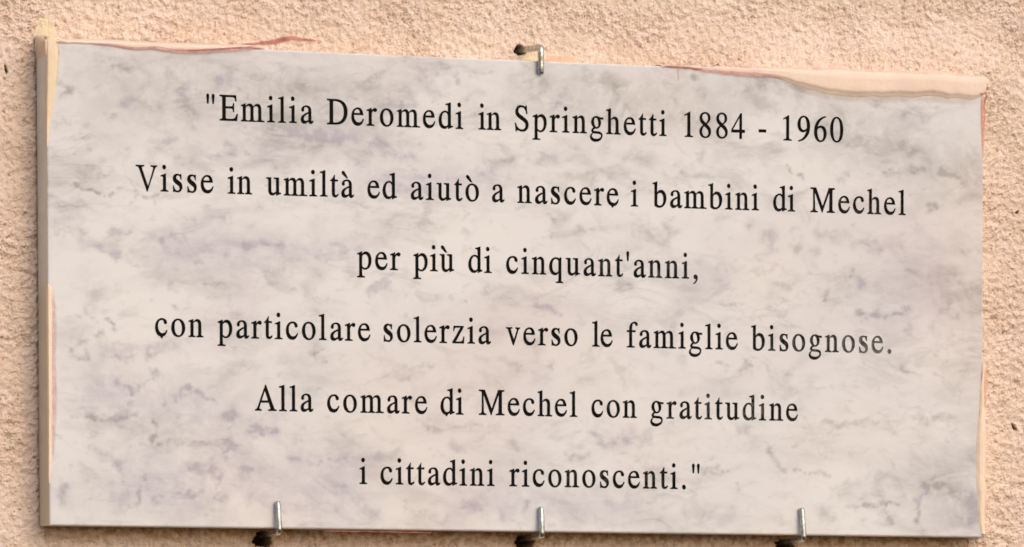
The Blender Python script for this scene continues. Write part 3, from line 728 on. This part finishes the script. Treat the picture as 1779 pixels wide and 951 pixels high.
VEINS = "-280 55 -262 54 1.5 0.6 0;-262 54 -234 52 1.1 0.4 0;-215 72 -204 77 0.9 0.35 0;-204 77 -174 81 0.9 0.35 1;-289 111 -289 112 3.3 0.5 0;-262 127 -250 125 2.2 0.45 0;-269 130 -269 130 3.0 0.3 0;-253 106 -251 108 3.7 0.4 1;-220 112 -215 117 2.2 0.4 1;-193 120 -190 124 4.8 0.35 1;-138 91 -117 89 2.6 0.35 0;-152 94 -109 91 3.3 0.25 1;-238 83 -224 87 2.2 0.35 1;-295 91 -273 93 1.5 0.25 0;-276 80 -276 80 1.5 0.3 0;-262 99 -262 99 1.5 0.35 0;-229 102 -228 102 1.5 0.35 0;-232 79 -224 79 2.2 0.25 0;-102 125 -100 125 2.2 0.3 1;-58 134 -53 134 2.2 0.3 0;-48 125 -45 132 1.8 0.35 0;21 119 18 116 4.4 0.4 1;37 134 60 128 3.7 0.3 0;56 123 56 126 2.6 0.25 0;-102 86 -73 80 3.7 0.25 1;-26 78 -15 80 3.0 0.3 0;4 81 15 83 3.0 0.35 1;-29 73 -37 69 1.8 0.25 0;60 85 78 84 3.0 0.25 0;26 71 52 76 3.0 0.2 0;108 134 107 135 1.8 0.5 0;139 127 158 119 4.4 0.3 0;154 135 177 132 5.2 0.35 0;112 90 110 86 2.2 0.35 1;172 80 170 82 1.5 0.5 0;179 76 177 78 1.1 0.5 0;211 94 212 94 1.1 0.4 0;233 82 258 84 2.2 0.4 0;252 83 254 84 1.1 0.5 0;268 85 281 82 1.8 0.5 0;281 82 287 75 1.1 0.6 0;202 77 209 81 1.5 0.35 0;264 62 266 63 2.2 0.6 0;250 96 250 96 3.3 0.35 0;99 77 116 76 2.2 0.25 0;246 119 248 119 3.7 0.3 0;293 94 294 89 4.1 0.25 0;196 103 219 99 3.0 0.2 0;-262 32 -250 30 2.2 0.4 1;-279 27 -279 28 1.5 0.4 0;-270 23 -259 18 3.0 0.35 1;-259 17 -258 15 1.8 0.35 0;-229 28 -229 28 1.8 0.35 0;-222 29 -222 29 1.5 0.3 1;-206 20 -204 21 2.2 0.45 0;-190 19 -188 20 2.6 0.4 0;-178 26 -156 26 2.2 0.35 0;-124 28 -120 28 2.2 0.4 0;-201 40 -190 41 1.5 0.3 0;-171 46 -170 46 1.1 0.3 0;-203 3 -200 5 2.6 0.3 0;-224 0 -223 3 3.0 0.4 1;-224 -10 -223 -12 1.1 0.55 1;-257 -1 -257 -0 1.5 0.3 0;-293 7 -293 7 1.1 0.5 0;-277 -16 -272 -22 1.1 0.3 0;-264 -20 -260 -26 1.5 0.45 0;-268 -29 -270 -36 1.5 0.3 0;-280 -33 -280 -34 2.6 0.4 0;-287 -41 -279 -44 1.5 0.4 0;-279 -44 -275 -40 1.5 0.4 0;-256 -43 -253 -43 2.2 0.5 0;-266 -39 -224 -35 3.7 0.3 1;-240 -40 -236 -37 2.2 0.4 1;-136 -37 -135 -37 2.6 0.6 0;-130 -42 -130 -43 1.5 0.4 0;4 -3 16 -10 1.3 0.6 1;-101 -1 -91 6 2.6 0.35 1;-51 0 -40 -5 1.1 0.3 0;-29 3 -26 4 2.2 0.3 0;-44 37 -40 36 2.2 0.35 1;14 34 15 33 1.1 0.5 0;30 42 35 39 1.8 0.35 0;13 50 16 46 2.6 0.3 0;82 35 86 33 3.7 0.25 0;60 7 60 7 1.8 0.3 1;-33 -37 -7 -41 2.2 0.25 0;13 -43 15 -42 1.8 0.45 1;-81 -45 -66 -43 1.8 0.3 0;143 46 146 46 3.3 0.35 0;158 43 156 34 4.8 0.45 1;175 34 178 35 3.3 0.4 0;185 31 186 32 3.0 0.35 1;192 42 208 42 4.4 0.3 0;215 37 225 37 3.3 0.4 0;217 30 218 30 1.5 0.5 0;91 42 92 40 4.4 0.3 0;158 10 171 10 4.4 0.3 0;194 5 193 7 3.0 0.45 0;210 21 212 16 1.5 0.4 0;218 14 219 15 2.6 0.5 1;227 12 229 12 3.0 0.35 0;250 23 253 22 2.2 0.45 0;279 20 280 20 1.8 0.4 0;254 -2 219 -7 1.8 0.45 0;217 -7 215 -5 3.0 0.45 0;278 -5 274 -2 3.7 0.5 0;270 9 297 13 6.6 0.25 0;293 -3 296 -4 3.0 0.35 0;248 -15 252 -12 2.2 0.45 0;266 -32 269 -30 2.2 0.45 0;244 -37 258 -43 1.1 0.4 0;299 -14 299 -14 1.5 0.4 0;156 -3 158 -4 2.6 0.35 0;124 -2 139 -0 1.8 0.25 0;97 -36 101 -37 3.3 0.25 0;122 -39 129 -39 1.8 0.45 0;137 -42 143 -38 1.8 0.35 0;285 35 297 35 2.2 0.3 0;-261 -57 -248 -64 1.8 0.5 1;-248 -64 -237 -55 1.5 0.4 1;-237 -55 -235 -48 1.5 0.4 0;-252 -74 -249 -69 2.2 0.4 1;-287 -75 -270 -79 1.8 0.5 0;-270 -79 -245 -76 1.8 0.5 0;-265 -82 -258 -81 3.7 0.4 1;-237 -80 -234 -92 1.5 0.5 0;-246 -93 -203 -92 1.1 0.25 0;-224 -67 -214 -59 1.8 0.4 1;-214 -59 -199 -68 1.5 0.35 1;-231 -69 -231 -69 1.5 0.4 0;-185 -74 -191 -76 3.7 0.6 0;-175 -83 -160 -84 2.2 0.45 1;-175 -88 -166 -88 0.9 0.5 0;-189 -91 -192 -98 2.2 0.4 1;-272 -97 -265 -101 2.6 0.45 1;-260 -104 -256 -105 2.6 0.4 1;-150 -100 -135 -101 3.3 0.45 1;-126 -101 -121 -101 2.6 0.3 1;-178 -107 -180 -108 2.6 0.35 1;-214 -106 -196 -110 3.0 0.35 1;-196 -110 -198 -122 1.8 0.45 1;-194 -125 -193 -124 2.6 0.4 1;-256 -117 -253 -116 1.5 0.4 0;-246 -121 -245 -130 1.5 0.5 1;-240 -114 -241 -116 0.6 0.6 0;-293 -120 -289 -127 3.7 0.4 1;-235 -126 -203 -120 1.5 0.35 0;-203 -135 -203 -135 0.7 0.6 0;-254 -123 -258 -130 4.4 0.25 1;-63 -82 -33 -78 1.5 0.35 0;-48 -89 -46 -91 3.0 0.35 1;-84 -93 -84 -95 3.0 0.3 0;-103 -99 -99 -97 5.2 0.3 1;26 -95 33 -95 3.3 0.3 0;41 -84 43 -83 3.0 0.3 1;60 -87 78 -85 3.3 0.4 1;-11 -87 -9 -90 3.0 0.3 0;-44 -127 -33 -126 3.0 0.4 1;-55 -134 -53 -133 3.0 0.3 1;-103 -131 -99 -132 3.7 0.3 1;-19 -132 -17 -133 2.2 0.3 0;-2 -125 -4 -128 2.6 0.35 1;-95 -50 -66 -50 2.2 0.25 0;4 -48 6 -48 3.7 0.25 1;48 -86 71 -82 5.2 0.3 1;138 -77 143 -78 3.7 0.35 1;192 -74 219 -72 1.8 0.35 0;223 -72 278 -66 1.5 0.25 0;112 -104 135 -102 1.5 0.35 0;158 -93 166 -103 1.8 0.4 0;173 -102 196 -103 1.1 0.3 0;274 -108 260 -114 2.2 0.45 0;260 -114 254 -128 2.2 0.45 1;254 -128 258 -134 1.8 0.4 0;278 -112 297 -122 5.2 0.35 0;293 -130 295 -129 4.4 0.4 0;208 -124 243 -121 1.5 0.4 0;235 -132 237 -132 3.0 0.3 0;192 -131 196 -129 5.2 0.3 0"
VEINS += ";-250 -110 -120 -120 26 .20 1;-260 112 -100 106 28 .20 0;0 122 120 118 20 .20 0;200 108 285 85 26 .22 0;-40 -122 60 -127 16 .18 1;262 25 295 -15 20 .18 0;-270 -60 -180 -75 18 .22 1;-120 62 -30 72 14 .16 1;-230 20 -100 25 16 .14 1;250 -110 290 -125 20 .2 0"
P2 = np.array([(v[0], v[1]) for v in ov])
nv_front = len(P2)
# the veins wander: warp the sampling position with smooth noise
wx = bandnoise(22, 14, 0, .5, 31); wz = bandnoise(22, 14, 0, .5, 32); fz = bandnoise(7, 5, 0, .5, 33)
def at_pts(img, P):
    gx = np.floor(P[:, 0] / FS).astype(int) % FN_X; gz = np.floor(P[:, 1] / FS).astype(int) % FN_Z
    return img[gz, gx]
Q = P2 + np.c_[at_pts(wx, P2) * 1.6 + at_pts(fz, P2) * .6, at_pts(wz, P2) * 1.1 - at_pts(fz, P2) * .5]
vein = np.zeros(nv_front); lil = np.zeros(nv_front)
for s in VEINS.split(';'):
    x0, z0, x1, z1, w, st, ti = map(float, s.split())
    a = np.array([x0, z0]); d = np.array([x1 - x0, z1 - z0]); L2 = max(d @ d, 1e-6)
    t = np.clip(((Q - a) @ d) / L2, 0, 1)
    dist = np.hypot(*(Q - a - t[:, None] * d).T)
    f = np.exp(-(dist / (w * .88)) ** 2) * st
    vein = vein + f * (1 - vein)
    if ti: lil = np.maximum(lil, f / st)

V = [(p[0] * MM, -T * MM, p[1] * MM) for p in P2]
# the front ring vertices keep their order at the start of the output
idx_ring = []
key = {(round(v[0], 3), round(v[1], 3)): i for i, v in enumerate(P2)}
for p in ring_front:
    i = key.get((round(p[0], 3), round(p[1], 3)))
    if i is None: i = int(np.argmin(np.hypot(P2[:, 0] - p[0], P2[:, 1] - p[1])))
    idx_ring.append(i)
F = [f for f in front]
prev = idx_ring
for ring, y in ((ring_mid, -T + .25), (ring_side, -T + 1.1), (ring_side, -T * .5), (ring_side, .6)):
    s = len(V)
    V += [(p[0] * MM, y * MM, p[1] * MM) for p in ring]
    cur = list(range(s, s + nr))
    for k in range(nr):
        F.append((prev[k], cur[k], cur[(k + 1) % nr], prev[(k + 1) % nr]))
    prev = cur
F.append(tuple(prev))
slab = mesh_obj('marble_slab', V, F, M_MARBLE, plaque)
for nm, arr in (('vein', vein), ('lilac', lil)):
    a = slab.data.attributes.new(nm, 'FLOAT', 'POINT')
    full = np.zeros(len(V), np.float32); full[:nv_front] = arr
    a.data.foreach_set('value', full)
slab['label'] = 'white marble slab clouded with grey and lilac veins'
# make every face point outwards
import bmesh
bm = bmesh.new(); bm.from_mesh(slab.data)
for f in bm.faces:
    if abs(f.normal.y) > .9 and f.calc_center_median().y < -.0195 and f.normal.y > 0: f.normal_flip()
    elif abs(f.normal.y) <= .9:
        c = f.calc_center_median()
        if f.normal.x * (1 if abs(c.x) > .2985 else 0) * c.x + f.normal.z * (1 if abs(c.z) > .139 else 0) * c.z < 0: f.normal_flip()
bm.to_mesh(slab.data); bm.free()

# the letters: black paint lining each V-cut, cut DEPTH into the slab
DEPTH = .75
_lmesh = {}
def letter_mesh(ch, spur):
    if (ch, spur) in _lmesh: return _lmesh[(ch, spur)]
    cs = glyph(ch, spur)
    v2, fi = [], []
    for c in cs:
        s = len(v2); v2 += [Vector(p) for p in c]; fi.append(list(range(s, len(v2))))
    lv, _, lf, _, _, src = delaunay_2d_cdt(v2, [], fi, 0, 1e-5)
    V = [(p[0] * MM, DEPTH * MM, p[1] * MM) for p in lv]
    F = [tuple(f) for f in tri_keep(lv, lf, cs)]
    for c in cs:
        a = len(V); n = len(c)
        V += [(p[0] * MM, .02 * MM, p[1] * MM) for p in c]
        V += [(p[0] * MM, DEPTH * MM, p[1] * MM) for p in c]
        for k in range(n):
            F.append((a + k, a + (k + 1) % n, a + n + (k + 1) % n, a + n + k))
    me = bpy.data.meshes.new('letter')
    me.from_pydata(V, [], F); me.update(); me.materials.append(M_LETTER)
    _lmesh[(ch, spur)] = me
    return me
for ch, spur, gx, gz, wear in placed:
    o = bpy.data.objects.new('letter', letter_mesh(ch, spur))
    C.objects.link(o); o.parent = plaque
    o.location = (gx * MM, -T * MM, gz * MM)
    o.color = (wear, wear, wear, 1)

# ------------------------------------------------------------------ the four steel hooks
def tube(path, radii, seg=14, flat=None):
    P = [Vector(p) for p in path]; V, F = [], []
    up = Vector((1, 0, 0))
    for i, p in enumerate(P):
        t = (P[min(i + 1, len(P) - 1)] - P[max(i - 1, 0)]).normalized()
        a = (up - t * up.dot(t)).normalized(); b = t.cross(a)
        for k in range(seg):
            g = 2 * math.pi * k / seg
            V.append(p + (a * math.cos(g) + b * math.sin(g)) * radii[i])
    for i in range(len(P) - 1):
        for k in range(seg):
            F.append((i * seg + k, i * seg + (k + 1) % seg, (i + 1) * seg + (k + 1) % seg, (i + 1) * seg + k))
    F.append(tuple(range(seg - 1, -1, -1))); F.append(tuple((len(P) - 1) * seg + k for k in range(seg)))
    return V, F

def hook(hole_xz, bend_xz, tip_z, label, r=1.7, lift=1.6, lean=0.0, seed=0):
    hx, hz = hole_xz; bx_, bz = bend_xz
    d = 1 if tip_z > bz else -1
    yb = -T - r - lift
    rb = 2.4                                      # bend radius
    pts = []
    for t in np.linspace(0, 1, 8):
        y = 13 + (yb + rb - 13) * t
        pts.append((hx + (bx_ - hx) * t, y, hz + (bz - hz) * t))
    for a in np.linspace(15, 90, 6):
        a = math.radians(a)
        pts.append((bx_, yb + rb - rb * math.sin(a), bz + d * rb * (1 - math.cos(a))))
    z1 = bz + d * rb
    for t in np.linspace(.1, 1, 12):
        pts.append((bx_ + lean * t, yb + (lift - .15) * t, z1 + (tip_z - z1) * t))
    e = pts[-1]
    pts.append((e[0], e[1], e[2] + d * .5)); 
    rg = np.random.default_rng(seed)
    rad = [r * (1 + .03 * rg.standard_normal()) for _ in pts]
    rad[-2] = r * .93; rad[-1] = r * .6
    base = Vector((hx, 0, hz))
    V, F = tube([(Vector(p) - base) * MM for p in pts], [q * MM for q in rad])
    o = mesh_obj('metal_hook', V, F, M_METAL, None, True)
    o.location = base * MM
    o['label'] = label; o['category'] = 'hook'; o['group'] = 'steel hooks holding the marble plaque to the wall'
    return o
hook((2.6, 149.8), (6.3, 148.9), 133.4, 'steel wire hook gripping the top edge of the plaque, the only one above the text', r=1.9, lift=1.2, lean=.5, seed=1)
hook((-161.2, -145.2), (-159.8, -144.0), -125.9, 'steel wire hook on the bottom edge of the plaque, nearest its left corner', lift=2.2, lean=-.3, seed=2)
hook((5.4, -145.4), (6.6, -144.2), -127.0, 'steel wire hook at the middle of the bottom edge, below the last line', lift=1.8, lean=.0, seed=3)
hook((175.9, -145.6), (177.9, -144.4), -125.4, 'steel wire hook on the bottom edge of the plaque, nearest its right corner', lift=2.2, lean=-.5, seed=4)
